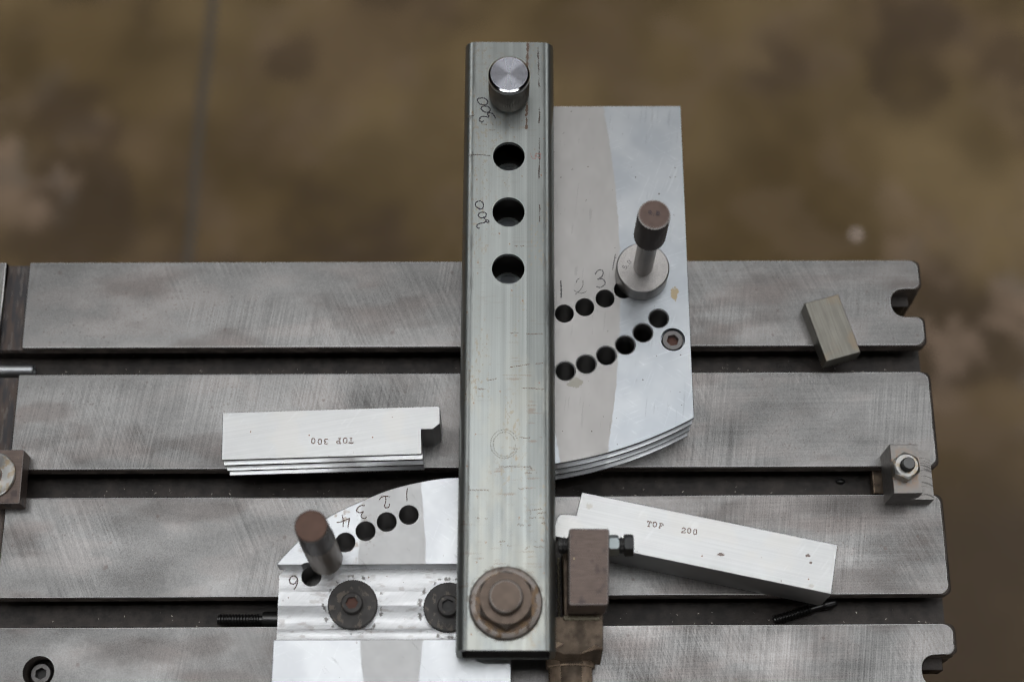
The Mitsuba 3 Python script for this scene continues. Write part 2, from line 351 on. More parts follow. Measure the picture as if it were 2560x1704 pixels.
def bolt_col(p, n, uv):
    x, y, z = mm(p)
    f = fbm(x * .4, y * .4, z * .4, 3); r = smoothstep(.45, .68, fbm(x * .55 + 8, y * .55, z * .5, 4)) * smoothstep(64, 59, z)
    rr_ = dr.sqrt(dr.square(x - 2.7) + dr.square(y + 140.2))
    wear_glint = edge(n, .2, .985) * smoothstep(.25, .5, f) + smoothstep(.35, .1, dr.abs(rr_ - 16.0)) * .6  # rim wear and edge highlight painted together on the bolt
    wear_glint = dr.minimum(wear_glint, 1.0)
    return (1 - wear_glint * .55) * mix(C(.132, .100, .080) * (.75 + .5 * f), C(.20, .13, .075), r * .8) + wear_glint * .55 * C(.36, .33, .31)
principled('bolt_bronzed', proc(bolt_col), .42, 0.85)
def cap_col(p, n, uv):
    x, y, z = mm(p)
    f = fbm(x * .35, y * .35, z * .35, 3)
    up = smoothstep(.5, .9, n.z)  # sides painted darker than the top, shade put into the colour
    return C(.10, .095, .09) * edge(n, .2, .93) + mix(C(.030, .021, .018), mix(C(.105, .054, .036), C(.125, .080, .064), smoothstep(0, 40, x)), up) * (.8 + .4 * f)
principled('pin_cap', proc(cap_col), .45, 0.35, .5)
principled('pin_grey', (.125, .098, .078), .40, 0.7)
def collar_col(p, n, uv):
    x, y, z = mm(p)
    f = noise(x * 4, y * 4, z * 4); g = fbm(x * .3, y * .3, 2.0, 3)
    return C(.37, .35, .335) * (.72 + .3 * f + .28 * g)
principled('pin_steel', proc(collar_col), .36, 0.97)
principled('bright_turned', (.66, .66, .68), .13, 1.0)
scene['turned_face'] = {'type': 'twosided', 'bsdf': {'type': 'roughconductor', 'material': 'none', 'alpha_u': .38, 'alpha_v': .035, 'specular_reflectance': {'type': 'rgb', 'value': [.30, .30, .325]}}}
principled('knurled_steel', (.27, .25, .23), .28, 1.0)
def wash_col(p, n, uv):
    x, y, z = mm(p)
    f = fbm(x * .3, y * .3, 2.0, 3); g = smoothstep(.60, .72, fbm(x * .5 + 9, y * .34, 4.0, 4))
    return mix(C(.058, .053, .050) * (.7 + .6 * f), C(.22, .18, .14), g * .5)
principled('washer_dark', proc(wash_col), .5, 0.4)
principled('black_oxide', (.105, .102, .10), .34, 0.9)
principled('head_black', (.03, .03, .03), .35, 0.6)
principled('socket_rust', (.16, .075, .055), .6, 0.2)
principled('socket_grey', (.075, .072, .07), .55, 0.4)
principled('screw_ring', (.16, .15, .145), .4, 0.7)
def block_col(p, n, uv):
    x, y, z = mm(p)
    c, s = math.cos(-1.30), math.sin(-1.30)
    u, v = x * c + y * s, -x * s + y * c
    f = noise(v * 2.4, u * .12, 1.0); g = fbm(x * .12, y * .12, 3.0, 3); r = smoothstep(.5, .72, fbm(x * .13 + 2, y * .1 + 7, 4.0, 3))
    k = C(.235, .222, .192) * (.75 + .25 * f + .25 * g)
    return mix(k, C(.30, .225, .15), r * .5)
principled('steel_packing', proc(block_col), .45, 0.95)
def clamp_col(p, n, uv):
    x, y, z = mm(p)
    low = dr.select((z < 12) & (n.z > .9), 1.0, 0.0)
    arcs = noise(y * 1.9 + dr.square(x - 204.5) * .16, x * .12, 2.0)
    f = fbm(x * .7, y * .7, z * .7, 3)
    k = C(.295, .278, .262) * (.78 + .44 * f) * (1 - low * .5 * smoothstep(.6, .78, arcs))
    r = smoothstep(13, 7, dr.sqrt(dr.square(x - 192.5) + dr.square(y + 70))) * smoothstep(.38, .62, f)
    return mix(k, C(.33, .20, .12), r * .55 * dr.select(z > 18, 1.0, 0.0))
principled('steel_clamp', proc(clamp_col), .45, 0.95)
def nut_col(p, n, uv):
    x, y, z = mm(p)
    f = fbm(x * .6, y * .6, z * .6, 3)
    return mix(C(.40, .39, .37), C(.38, .30, .21), smoothstep(.45, .7, f))
principled('nut_zinc', proc(nut_col), .33, 0.85)
principled('zinc_dark', (.26, .29, .29), .35, 0.85)
principled('bar_bright', (.66, .67, .68), .42, 1.0)
principled('ink_dark', (.045, .04, .05), .6, 0.0, .2)
principled('pencil_grey', (.16, .155, .155), .6, 0.0, .2)
principled('ink_brown', (.12, .085, .075), .6, 0.0, .2)
principled('rust_mark', (.17, .12, .092), .7, 0.1, .2)
principled('ring_grey', (.19, .18, .165), .5, 0.6)
principled('rust_dark', (.12, .10, .09), .7, 0.1, .2)
principled('stamp_brown', (.17, .105, .085), .7, 0.0, .2)
principled('red_ink', (.36, .17, .16), .7, 0.1, .2)
principled('swarf_bright', (.50, .44, .38), .4, 0.7)
principled('weld_bead', (.24, .21, .15), .4, 0.6)
principled('lamp_housing', (.75, .75, .75), .5, 0.0)

def floor_col(p, n, uv):
    x, y = p.x, p.y
    a = fbm(x * 3.2, y * 3.2, 1.0, 4); b = fbm(x * 9 + 4, y * 9, 2.0, 4); c = smoothstep(.50, .66, fbm(x * 6.5 + 11, y * 6.5, 7.0, 4))
    k = mix(C(.132, .088, .040), C(.222, .156, .079), smoothstep(.3, .7, a))
    k = mix(k, C(.190, .128, .074), smoothstep(.48, .72, b) * .6)
    k = k * (.84 + .34 * smoothstep(.2, .8, fbm(x * 15 + 2, y * 15, 6.0, 4)))
    k = mix(k, C(.235, .165, .115), smoothstep(.60, .72, fbm(x * 19 + 7, y * 19, 3.0, 3)) * .22)
    k = mix(k, C(.070, .047, .032), c * .65)
    def blob(cx, cy, r, seed): return smoothstep(1.25, .3, dr.sqrt(dr.square(x - cx) + dr.square(y - cy)) / r + 2.0 * (fbm(x * 14 + seed, y * 14, seed, 3) - .5))
    pale = dr.maximum(blob(-.51, .53, .075, 3.0) * .8, blob(.485, .345, .10, 5.0) * 1.3)
    k = mix(k, mix(C(.34, .24, .17), C(.20, .165, .135), smoothstep(.4, .65, fbm(x * 26, y * 26, 4.0, 3))), dr.minimum(pale, 1.0) * smoothstep(.36, .64, fbm(x * 30, y * 30, 9.0, 4)) * .8)
    brown = dr.maximum(blob(-.24, .65, .035, 1.0), blob(.30, .655, .045, 2.0))
    brown = dr.maximum(brown, dr.maximum(blob(-.46, .57, .045, 8.0), blob(.60, .62, .10, 6.0)))
    k = mix(k, C(.085, .056, .036), brown * smoothstep(.3, .6, fbm(x * 17, y * 17, 4.0, 3)) * .6)
    k = mix(k, C(.080, .058, .042), smoothstep(.45, .1, dr.sqrt(dr.square(x - .5) + dr.square(y + .02)) + .25 * (fbm(x * 5, y * 5, 3.0, 3) - .5)) * .8)  # shade beside the table painted as darker floor
    return mix(k, C(.62, .50, .44), smoothstep(.0062, .0045, dr.sqrt(dr.square(x - .386) + dr.square(y - .4355))))
principled('concrete', proc(floor_col), .8, 0.0, .12)
principled('joint_filler', (.108, .088, .068), .8, 0.0, .3)

# ------------------------------------------------------------------ lamps (unseen ceiling panels high above the bench, the far ones added)
for i, (x, y, hx, hy, L) in enumerate(LAMPS):
    key = 'ceiling_light' + (f'_{i:03d}' if i else '')
    pan = trimesh.creation.box([2 * hx, 2 * hy, 0.006]); pan.apply_translation([x, y, LAMP_Z - .003])
    house = trimesh.util.concatenate([trimesh.creation.box(b, transform=trimesh.transformations.translation_matrix(t)) for b, t in (
        ([2 * hx + .10, 2 * hy + .10, .06], [x, y, LAMP_Z + .035]),
        ([.04, 2 * hy + .1, .05], [x - hx - .025, y, LAMP_Z - .020]), ([.04, 2 * hy + .1, .05], [x + hx + .025, y, LAMP_Z - .020]))])
    put(key + '__housing', house, 'lamp_housing', False, raw=True)
    put(key + '__diffuser', pan, 'lamp_housing', False, raw=True)
    scene[key + '__diffuser']['emitter'] = {'type': 'area', 'radiance': {'type': 'rgb', 'value': [L * c for c in LAMP_TINT]}}
    note(key, 'white ceiling light panel high over the workshop, unseen, the far ones added to brighten the floor', 'ceiling light', 'ceiling light panels of the workshop')

# ------------------------------------------------------------------ floor: two slabs and the filled joint between them
J = [(-.316, 1.30), (-.320, .90), (-.323, .728), (-.326, .660), (-.330, .602), (-.330, .526), (-.331, .449), (-.333, .403), (-.338, .1), (-.33, -.6)]
jl = [(x - .0055 + .001 * math.sin(i * 2.1), y) for i, (x, y) in enumerate(J)]; jr = [(x + .0055 + .001 * math.cos(i * 1.7), y) for i, (x, y) in enumerate(J)]
left = [(-.32, 7), (-7, 7), (-7, -7), (-.33, -7)] + jl[::-1]; right = [(-.33, -7), (7, -7), (7, 7), (-.32, 7)] + jr
def slab(P, z0, z1): return loft([ccw(P), ccw(P)], [z0, z1])
put('concrete_floor__slab', slab(left, -.05, 0), 'concrete', False, raw=True)
put('concrete_floor__slab_001', slab(right, -.05, 0), 'concrete', False, raw=True)
put('concrete_floor__joint', slab(jl + jr[::-1], -.05, -.002), 'joint_filler', False, raw=True)
note('concrete_floor', 'stained brown concrete floor with a straight filled joint', kind='structure')

# ------------------------------------------------------------------ the slotted machine table
T = 'machine_table'
note(T, 'grey slotted steel machine table carrying all the tools', 'machine table')
XL, XR, XB = -239.0, 214.6, -251.0
def rail_outline(y0, y1, notch=None, grow=0.0, rs=5.0):
    """Counter-clockwise outline; grow > 0 gives the painted casting just outside the ground face."""
    g = grow; e = g * .25; r = max(rs - g * 1.2, 2.2)
    cs = [(XL, y0 - e, .9), (XR + g, y0 - e, r)]
    if notch:
        n0, n1, xi = notch
        cs += [(XR + g, n0 + .2 * g, r * .8), (xi - .0 , n0, 6.6), (xi, n1, 6.6), (XR + g, n1 + .2 + .1 * g, r * .8)]
    cs += [(XR + g, y1 + e, r), (XL, y1 + e, .9)]
    return rounded(cs, 7)
def worn(o, seed):
    """Nibbled edges: the right end of each ground face, and the far edge of the far rail."""
    r = np.random.default_rng(seed + 20); out = []
    for a, b in zip(o, np.roll(o, -1, 0)):
        d = np.linalg.norm(b - a); end = min(a[0], b[0]) > 190; far = min(a[1], b[1]) > 40
        n = max(1, int(d / 1.3)) if end or far else 1
        nr_ = np.array([-(b - a)[1], (b - a)[0]]) / max(d, 1e-9)
        for k in range(n):
            w = abs(r.normal(0, .16)) * (1 if end else .6) * (2.0 if r.random() < .12 else 1)
            out.append(a + (b - a) * k / n + (nr_ * min(w, .5) if (end or far) and k else 0))
    return np.array(out)
RAILS = [(0.25, 46.6, (15.6, 30.6, 199.2)), (-62.75, -13.85, None), (-125.75, -76.85, None), (-188.75, -139.85, (-169.6, -154.6, 198.2))]
for i, (y0, y1, nt) in enumerate(RAILS):
    k = T + '__rail' + (f'_{i:03d}' if i else '')
    o, q = rail_outline(y0, y1, nt), rail_outline(y0, y1, nt, 1.25)
    o = worn(o, i)
    top = loft([offset_loop(o, 0.0), o, offset_loop(o, .22), offset_loop(o, .5)], [-1.4, -.38, -.10, 0], man=True)
    o2 = rail_outline(y0, y1, nt)
    body = loft([q, q, offset_loop(o2, -.02), ], [-7.2, -1.5, -.42], man=True)
    if i == 3:
        top -= cyl(-215.6, -160.5, 7.4, -30, 5); body -= cyl(-215.6, -160.5, 7.4, -30, 5)
    put(k, top, 'steel_ground', 40)
    put(k + '__side', body, 'casting_black', 40)
    j = T + '__end_rail' + (f'_{i:03d}' if i else '')
    eb = rect(-420, y0, XB, y1)
    put(j, prism(eb, -7.2, 0, .5), 'steel_ground', 40)
bed = [box(-420, -238, -60, 215.4, 46.4, -17, 0, man=True)]
for (y0, y1, nt) in RAILS:
    ya, yb = y0 + 4.5, y1 - (4.5 if y1 < 40 else 0.3)
    body = box(-420, ya, -17.5, 215.0, yb, -7.0, 0, man=True)
    trough = box(-260, y0 + .3, -8, XL + 1, y1 - .3, -4, 0, man=True)
    if nt:
        body -= box(nt[2] + 1.0, nt[0] - .4, -30, 230, nt[1] + .4, 0, 0, man=True)
        bed[0] -= box(nt[2] + 4.0, nt[0] - .4, -80, 230, nt[1] + .4, 0, 0, man=True)
        bed.append(box(nt[2] + .5, nt[1] - 5.5, -22, 211.0, nt[1] + 1.5, -11, .6, man=True))
    bed += [body]
    put(T + '__end_trough' + ('' if y0 > 0 else f'_{RAILS.index((y0, y1, nt)):03d}'), trough, 'trough_stained', False)
bedm = bed[0]
for b in bed[1:]: bedm += b
bedm -= cyl(-215.6, -160.5, 7.4, -14, 5)
put(T + '__bed', bedm, 'casting_black', 35)
put(T + '__pedestal', box(-330, -200, -849, 130, 10, -60, 4), 'casting_black', 35)
# screw sunk into the front rail
cs_ = lathe([(4.9, -13), (4.9, -8.4), (4.5, -7.9)], 40, man=True) - m3.Manifold.extrude(m3.CrossSection([hexa(0, 0, 2.9)]), 8).translate((0, 0, -12))
put(T + '__socket_screw', cs_.translate((-216.6, -160.1, 0)), 'screw_ring', 35)
put(T + '__socket_screw__recess', lathe([(3.4, -12.9), (3.4, -11.9)], 24).apply_translation([-216.6, -160.1, 0]), 'socket_grey', False)

def bore(key, x, y, z0, z1):
    put(key, cyl(x, y, 4.70, z0, z1, 40) - cyl(x, y, 4.6, z0 - 1, z1 + 1, 40), 'bore_dark', 30)
# ------------------------------------------------------------------ quadrant plate on the right
def groove_profile(H, bands, depth, steps=7):
    """(z, inset) from bottom to top of an edge with round-bottomed grooves between lands."""
    prof = []
    for a, b in bands:
        for t in np.linspace(0, 1, steps): prof.append((a + (b - a) * t, depth * math.sin(PI * t) ** .75 if 0 < t < 1 else 0.0))
    return [(0.0, 0.0)] + prof + [(H - .3, 0.0), (H, .25)]
arcp = np.array([(92.7, -47.0), (76.3, -55.0), (60.6, -61.1), (41.3, -66.5), (26.4, -69.3)])
A_ = np.c_[2 * arcp, np.ones(len(arcp))]; s_ = np.linalg.lstsq(A_, (arcp ** 2).sum(1), rcond=None)[0]
qc, qr = s_[:2], math.sqrt(s_[2] + s_[:2] @ s_[:2])
def arc_pts(c, r, x0, x1, n, low=True):
    xs = np.linspace(x0, x1, n); return [(x, c[1] - math.sqrt(r * r - (x - c[0]) ** 2)) if low else (x, c[1] + math.sqrt(r * r - (x - c[0]) ** 2)) for x in xs]
qarc = arc_pts(qc, qr, -12, 92.7, 40)
qloop = qarc + [(93.15, 119.45), (-12, 119.45)]
nq = len(qloop)
qd = np.array([1.0] * 39 + [0.0, 0.0, 0.0])
prof = groove_profile(30, [(1.6, 9.0), (11.0, 19.0), (21.0, 28.3)], 3.0)
loops = [offset_loop(qloop, qd * ins) if z < 29.9 else offset_loop(qloop, .22) for z, ins in prof]
qm = loft(loops, [z for z, _ in prof], man=True)
QH = [(31.9, 6.3), (41.9, 9.6), (51.9, 14.1), (61.0, 18.8), (69.9, 26.0)]
QL = [(31.9, -23.2), (42.0, -19.7), (51.8, -15.3), (61.1, -10.0), (69.8, -3.7), (77.7, 3.7)]
for x, y in QH + QL: qm -= cyl(x, y, 4.72, -5, 40, 40)
for x, y in QL: qm -= m3.Manifold.cylinder(.5, 4.72, 5.15, 40).translate((x, y, 29.52))
for x, y in [(10, -27), (20, -26), (21, 3), (4.5, 19.5)]: qm -= cyl(x, y, 4.72, -5, 40, 40) if (x, y) != (4.5, 19.5) else cyl(100, 300, 1, 0, 1, 8)
qm -= cyl(84.2, -7.3, 5.9, 24.5, 40)
Q = 'quadrant_plate'
note(Q, 'thick aluminium plate with curved grooved edge, two hole rows and pencil numbers', 'plate')
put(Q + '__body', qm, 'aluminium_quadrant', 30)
for i, (x, y) in enumerate([(21.0, 3.0)] * 0 + QH + QL): bore(Q + '__hole' + (f'_{i:03d}' if i else ''), x, y, .1, 29.4)
sk = lathe([(5.2, 24.6), (5.2, 28.6), (4.8, 29.1)], 40, man=True) - m3.Manifold.extrude(m3.CrossSection([hexa(0, 0, 3.05, .2)]), 8).translate((0, 0, 25.2))
put(Q + '__socket_screw', sk.translate((84.2, -7.3, 0)), 'screw_ring', 35)
put(Q + '__socket_screw__recess', lathe([(3.5, 24.55), (3.5, 25.6)], 24).apply_translation([84.2, -7.3, 0]), 'socket_rust', False)
ink_q = [[(30.4, 23.3), (30.6, 18.9), (30.5, 14.9)]]
ink_q3 = [[(47.3, 26.8), (48.3, 28.4), (49.8, 29.2), (51.1, 28.6), (51.3, 27.0), (50.3, 25.3), (48.6, 24.2), (50.5, 24.5), (51.9, 23.3), (52.1, 21.7), (50.7, 20.3), (49.2, 19.9), (48.1, 20.3)]]
ink_q2 = [[(38.1, 22.7), (38.6, 24.2), (39.8, 24.8)], [(41.4, 23.7), (41.2, 20.9), (39.8, 18.5), (37.9, 16.9), (37.7, 16.3)], [(37.0, 18.3), (38.3, 17.6), (39.8, 16.9), (41.7, 17.1), (42.8, 17.9)]]
put(Q + '__number', ribbons(ink_q, .75, 30), 'pencil_grey', False, label='handwritten number 1')
put(Q + '__number_001', ribbons(ink_q2, .36, 30), 'pencil_grey', False, label='faint handwritten number 2')
put(Q + '__number_002', ribbons(ink_q3, .55, 30), 'pencil_grey', False, label='handwritten number 3')
put(Q + '__number_003', ribbons([[(57.6, 37.3), (56.7, 32.9), (56.0, 29.4)]], .5, 30), 'pencil_grey', False, label='handwritten stroke of a number half hidden by the pin')

# ------------------------------------------------------------------ aluminium fixture on the left
F = 'aluminium_fixture'
note(F, 'white aluminium fixture with curved hole plate, upside down numbers and two dark washers', 'fixture')
sarcp = np.array([(-102.5, -116.5), (-92.8, -105.7), (-80.2, -95.0), (-63.6, -86.6), (-54.2, -82.5), (-41.0, -78.7), (-29.2, -76.4), (-19.2, -75.7)])
A_ = np.c_[2 * sarcp, np.ones(len(sarcp))]; s_ = np.linalg.lstsq(A_, (sarcp ** 2).sum(1), rcond=None)[0]
sc_, sr_ = s_[:2], math.sqrt(s_[2] + s_[:2] @ s_[:2])
from scipy.interpolate import CubicSpline
spl = CubicSpline(sarcp[:, 0], sarcp[:, 1])
xs = np.linspace(-102.3, -19.2, 44)
sloop = [(-102.2, -117.0), (24, -117.0), (24, -80.5)] + [(24 - i * 4.8, -80.5 + 4.9 * math.sin((i / 9) * PI / 2)) for i in range(1, 9)] + [(x, float(spl(x))) for x in xs[::-1]]
sm = prism(sloop, 20.02, 30, .35, man=True)
SH = [(-42.1, -93.6), (-52.3, -96.9), (-62.0, -101.2), (-71.2, -106.5), (-79.8, -113.2)]
base_loop = [(-102.6, -205), (5.0, -205), (5.0, -117.2), (-17, -100), (-45, -90), (-70, -100), (-86, -112.5), (-95.0, -116.7), (-99.6, -116.7), (-102.4, -119.7)]
ys = np.linspace(-150.9, -116, 90)
def mill_z(y):
    if y > -127.7: return 20 - .55 * math.sin(PI * np.clip((y + 127.7) / 10.5, 0, 1)) ** .8
    if y > -134: return 20.0 - .05
    if y > -136.9: return 19.95 - .75 * (-(y + 134) / 2.9)
    if y > -144.8: return 19.2 - .5 * math.sin(PI * (-(y + 136.9) / 7.9)) + .1 * (-(y + 136.9) / 7.9)
    return 19.75 - .35 * math.sin(PI * np.clip((-(y + 144.8) / 5.2), 0, 1))
prof_ = [(-205, -1)] + [(-80, -1)] + [(-80, 20)] + [(-116, 20.0)] + [(y, mill_z(y)) for y in ys[::-1]] + [(-205, 19.7)]
cut = m3.Manifold.extrude(m3.CrossSection([prof_]), 140).rotate((90, 0, 90)).translate((-110, 0, 0))
bm = prism(base_loop, .05, 21, .4, bot=.3, man=True) ^ cut
hole6 = (-87.5, -120.2)
for x, y in SH + [hole6]: bm -= cyl(x, y, 4.72, -5, 40, 40)
sm0 = sm
for x, y in SH + [(-88.3, -120.6)]: sm0 -= cyl(x, y, 4.72, 10, 40, 40)
put(F + '__base', bm, 'aluminium_milled', 25)
for i, (x, y) in enumerate(SH): bore(F + '__hole' + (f'_{i:03d}' if i else ''), x, y, .1, 29.6)
bore(F + '__hole_005', *hole6, .1, 19.3)
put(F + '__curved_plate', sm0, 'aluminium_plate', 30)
pk = circ(2.9, -140.2, 25.6, 64)
raised = [(-102.7, -205), (5.05, -205), (5.05, -162.3), (-6.7, -162.3), (-9.9, -161.3), (-11.3, -160.2), (-14.5, -157.0), (-17.6, -152.6), (-18.0, -151.4), (-102.5, -151.3)]
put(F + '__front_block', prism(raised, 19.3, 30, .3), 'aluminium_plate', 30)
for i, ((x, y), sock, col) in enumerate([((-67.8, -133.8), 'socket_rust', .1), ((-23.6, -135.2), 'socket_grey', .6)]):
    n = f'_{i:03d}' if i else ''
    wm = lathe([(11.0, 19.0), (11.45, 19.3), (11.45, 22.0), (11.1, 22.4), (5, 22.4)], 64)
    put(F + '__washer' + n, move(wm, x, y), 'washer_dark', 35)
    hm = lathe([(4.95, 22.0), (4.95, 25.6), (4.5, 26.3), (4.2, 26.4)], 40, man=True) - m3.Manifold.extrude(m3.CrossSection([hexa(0, 0, 3.05, col)]), 8).translate((0, 0, 23.4))
    put(F + '__socket_screw' + n, hm.translate((x, y, 0)), 'washer_dark', 35)
    put(F + '__socket_screw' + n + '__recess', move(lathe([(3.5, 22.5), (3.5, 23.9)], 24), x, y), sock, False)
ink_s = [[[(-42.9, -81.0), (-43.2, -83.8), (-43.0, -86.8)]],
         [[(-51.2, -84.9), (-53.2, -84.6), (-55.1, -85.2), (-55.9, -86.3)], [(-53.1, -84.7), (-52.9, -87.1), (-53.5, -89.5), (-52.6, -90.2), (-51.4, -89.8), (-51.2, -88.5)]],
         [[(-62.9, -89.1), (-64.2, -89.0), (-65.5, -89.8), (-66.4, -91.1), (-66.3, -91.8), (-64.8, -92.5), (-63.3, -92.1), (-64.3, -93.8), (-63.6, -95.0), (-62.4, -95.2), (-61.7, -94.5)]],
         [[(-73.0, -93.8), (-72.4, -96.5), (-72.5, -99.2)], [(-75.2, -97.1), (-72.9, -96.6), (-70.3, -95.5), (-69.5, -95.3), (-69.9, -97.1), (-70.2, -99.5)]],
         [[(-95.3, -126.2), (-94.3, -124.5), (-93.8, -122.1), (-94.4, -120.5), (-95.7, -119.8), (-97.0, -120.5), (-97.6, -122.1), (-96.9, -123.4), (-95.3, -123.6), (-94.3, -122.3)]]]
for i, (L, d) in enumerate(zip(ink_s, '12346')):
    put(F + '__number' + (f'_{i:03d}' if i else ''), ribbons(L, .48 if i < 4 else .5, 30 if i < 4 else 19.62, h=.06 if i < 4 else .2), 'ink_brown', False, label=f'handwritten number {d} standing on its head')
# inferred pivot boss, coloured dark to stand for the shadow under the tube
put(F + '__pivot_boss', move(lathe([(15, 19.2), (15, 32.6), (14.6, 33.0)], 48), 2.9, -140.2), 'black_oxide', 35)

# ------------------------------------------------------------------ the long box tube lying over both plates
B_ = 'box_tube'
note(B_, 'long galvanised box tube with three round holes, lying across the plates', 'box tube')
TA = -0.0105; TZ0, TZ1 = 30.3, 55.0
R_t = lambda m: m.rotate((0, 0, math.degrees(TA))).translate((4.35, 0, 0))
def tpt(x, y): c, s = math.cos(TA), math.sin(TA); return (4.35 + c * x - s * y, s * x + c * y)
HW = 22.1
out_ = rounded([(-HW, TZ0, 6.0), (HW, TZ0, 6.0), (HW, TZ1, 6.0), (-HW, TZ1, 6.0)], 8)
in_ = rounded([(-HW + 2.6, TZ0 + 2.6, 2.2), (HW - 2.6, TZ0 + 2.6, 2.2), (HW - 2.6, TZ1 - 2.6, 2.2), (-HW + 2.6, TZ1 - 2.6, 2.2)], 8)
L0, L1 = -160.6, 142.0
tm = m3.Manifold.extrude(m3.CrossSection([out_, in_[::-1]]), L1 - L0).rotate((90, 0, 0)).translate((0, L1, 0))
for y in (78.7, 49.0, 19.5): tm = tm - cyl(0, y, 7.75, 45, 70, 56) - cyl(0, y, 6.5, 20, 45, 56)
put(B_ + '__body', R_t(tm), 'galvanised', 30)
lin = rounded([(-HW + 2.62, TZ0 + 2.62, 2.2), (HW - 2.62, TZ0 + 2.62, 2.2), (HW - 2.62, TZ1 - 2.62, 2.2), (-HW + 2.62, TZ1 - 2.62, 2.2)], 8)
lin2 = offset_loop(lin, .12)
ln = m3.Manifold.extrude(m3.CrossSection([lin, lin2[::-1]]), L1 - L0 - 1).rotate((90, 0, 0)).translate((0, L1 - .5, 0))
for y in (78.7, 49.0, 19.5): ln = ln - cyl(0, y, 7.75, 45, 70, 56) - cyl(0, y, 7.2, 20, 45, 56)
put(B_ + '__inside', R_t(ln), 'tube_shade', 30, label='dark lining added in the tube in place of shade')
t300 = [[(-10.1, 109.8), (-8.8, 110.6), (-6.5, 110.4), (-5.2, 108.9), (-5.4, 107.3), (-7.1, 106.8), (-9.0, 107.3), (-10.1, 108.9), (-10.1, 110.1)], [(-8.5, 104.8), (-7.6, 105.9), (-5.7, 106.1), (-4.2, 105.1), (-3.8, 103.9), (-4.6, 102.8), (-6.0, 102.7), (-7.4, 103.4), (-8.2, 104.5), (-8.3, 105.3)], [(-1.4, 99.4), (-2.0, 101.1), (-3.2, 102.2), (-4.6, 102.4), (-5.2, 101.6), (-4.6, 100.7), (-4.9, 100.0), (-6.3, 100.3), (-7.9, 100.4), (-9.0, 99.3), (-8.9, 97.9), (-7.9, 97.3), (-7.1, 98.0)]]
t200 = [[(-8.5, 50.5), (-10.7, 51.8), (-10.9, 53.9), (-8.9, 54.8), (-7.3, 53.5), (-7.6, 50.9), (-9.3, 50.5)], [(-9.3, 48.3), (-9.7, 47.1), (-8.1, 45.8), (-6.0, 46.8), (-6.2, 48.5), (-8.1, 48.9), (-9.5, 48.1)], [(-7.1, 46.4), (-6.2, 44.9), (-5.5, 43.6), (-4.6, 43.6), (-4.8, 44.6), (-5.7, 44.7), (-6.6, 43.5), (-8.9, 43.0), (-10.2, 42.2), (-10.2, 40.9), (-9.1, 40.5)]]
put(B_ + '__number', ribbons(t300, .55, TZ1), 'ink_dark', False, label='handwritten number 300 running up the tube')
put(B_ + '__number_001', ribbons(t200, .52, TZ1), 'ink_dark', False, label='handwritten number 200 running up the tube')
pen = [[(-14.5, 79.1), (-10.9, 79.6), (-3.9, 79.0)], [(-15.1, 100.2), (-11.8, 101.1)]]
ring = [[(8.4, -69.0), (7.6, -70.8), (6.3, -72.3), (4.7, -73.3), (2.9, -73.7), (1.1, -73.6), (-0.6, -72.9), (-2.1, -71.7), (-3.2, -70.1), (-3.8, -68.2), (-3.9, -66.2), (-3.4, -64.3), (-2.5, -62.6), (-1.1, -61.2), (0.6, -60.4), (2.5, -60.1), (4.3, -60.4), (6.0, -61.3), (7.3, -62.7), (8.3, -64.4)],
        [(7.5, -67.1), (7.2, -69.0), (6.4, -70.6), (5.1, -71.9), (3.6, -72.7), (2.0, -72.8), (0.3, -72.3), (-1.0, -71.3), (-2.1, -69.8), (-2.6, -68.0), (-2.6, -66.2), (-2.1, -64.4), (-1.0, -62.9), (0.4, -61.8), (2.0, -61.4), (3.6, -61.5), (5.2, -62.3), (6.4, -63.6), (7.2, -65.2)]]
for i in (0, 1): put(B_ + '__pen_line' + ('_001' if i else ''), ribbons(pen[i:i + 1], .4, TZ1), 'rust_dark', False)
put(B_ + '__ring_mark', ribbons(ring, .22, TZ1), 'ring_grey', False, label='faint double ring scratched on the tube')
scr = [[(-13.7, -88.5), (-4.7, -88.7)], [(-13.7, -86.2), (-14.0, -90.5)], [(-0.2, -77.6), (14.2, -77.9), (14.8, -79.0)], [(8.7, -80.8), (17.4, -80.4)], [(9.0, -88.3), (16.4, -87.8)], [(14.0, -97.8), (14.0, -100.1)], [(15.3, -97.8), (20.1, -97.5)], [(16.2, -99.4), (20.9, -99.2)], [(13.7, -101.6), (20.0, -101.4), (20.3, -104.3)], [(7.9, -104.6), (12.1, -104.9)], [(12.7, -104.9), (19.7, -103.7)], [(15.8, -112.4), (20.4, -112.1)], [(10.4, -116.2), (13.9, -114.6), (20.3, -115.0)], [(-10.1, -101.3), (-5.4, -101.7)], [(0.6, -113.9), (5.0, -114.3)], [(0, -112.3), (4.4, -112.3)], [(3.4, -12.9), (9.1, -12.9)], [(12.9, -13.6), (20.6, -13.4)], [(5.2, -29.9), (14.3, -28.5), (20.5, -27.9)], [(-12.2, -40.1), (-4.7, -40.6)], [(10.8, -40.1), (20.8, -40.5)], [(-5.4, -36.3), (0.6, -35.1)], [(9.5, -63.9), (19.6, -63.9)], [(7.8, 31.2), (12.5, 31.2)], [(-8.6, 96.1), (-2.2, 96.1)], [(-4.2, 93.0), (-1.4, 93.0)]]
def rough_line(L, n=9, amp=.14):
    P = np.array(L, float); out = []
    for a, b in zip(P[:-1], P[1:]):
        for t in np.linspace(0, 1, n, endpoint=False): out.append(a + (b - a) * t + rng.normal(0, amp, 2))
    return out + [P[-1]]
def broken(lines, keep=.72):
    out = []
    for L in lines:
        P = rough_line(L)
        i = 0
        while i < len(P) - 1:
            j = min(len(P) - 1, i + int(rng.integers(1, 5)))
            if rng.random() < keep: out.append(P[i:j + 1])
            i = j
    return out
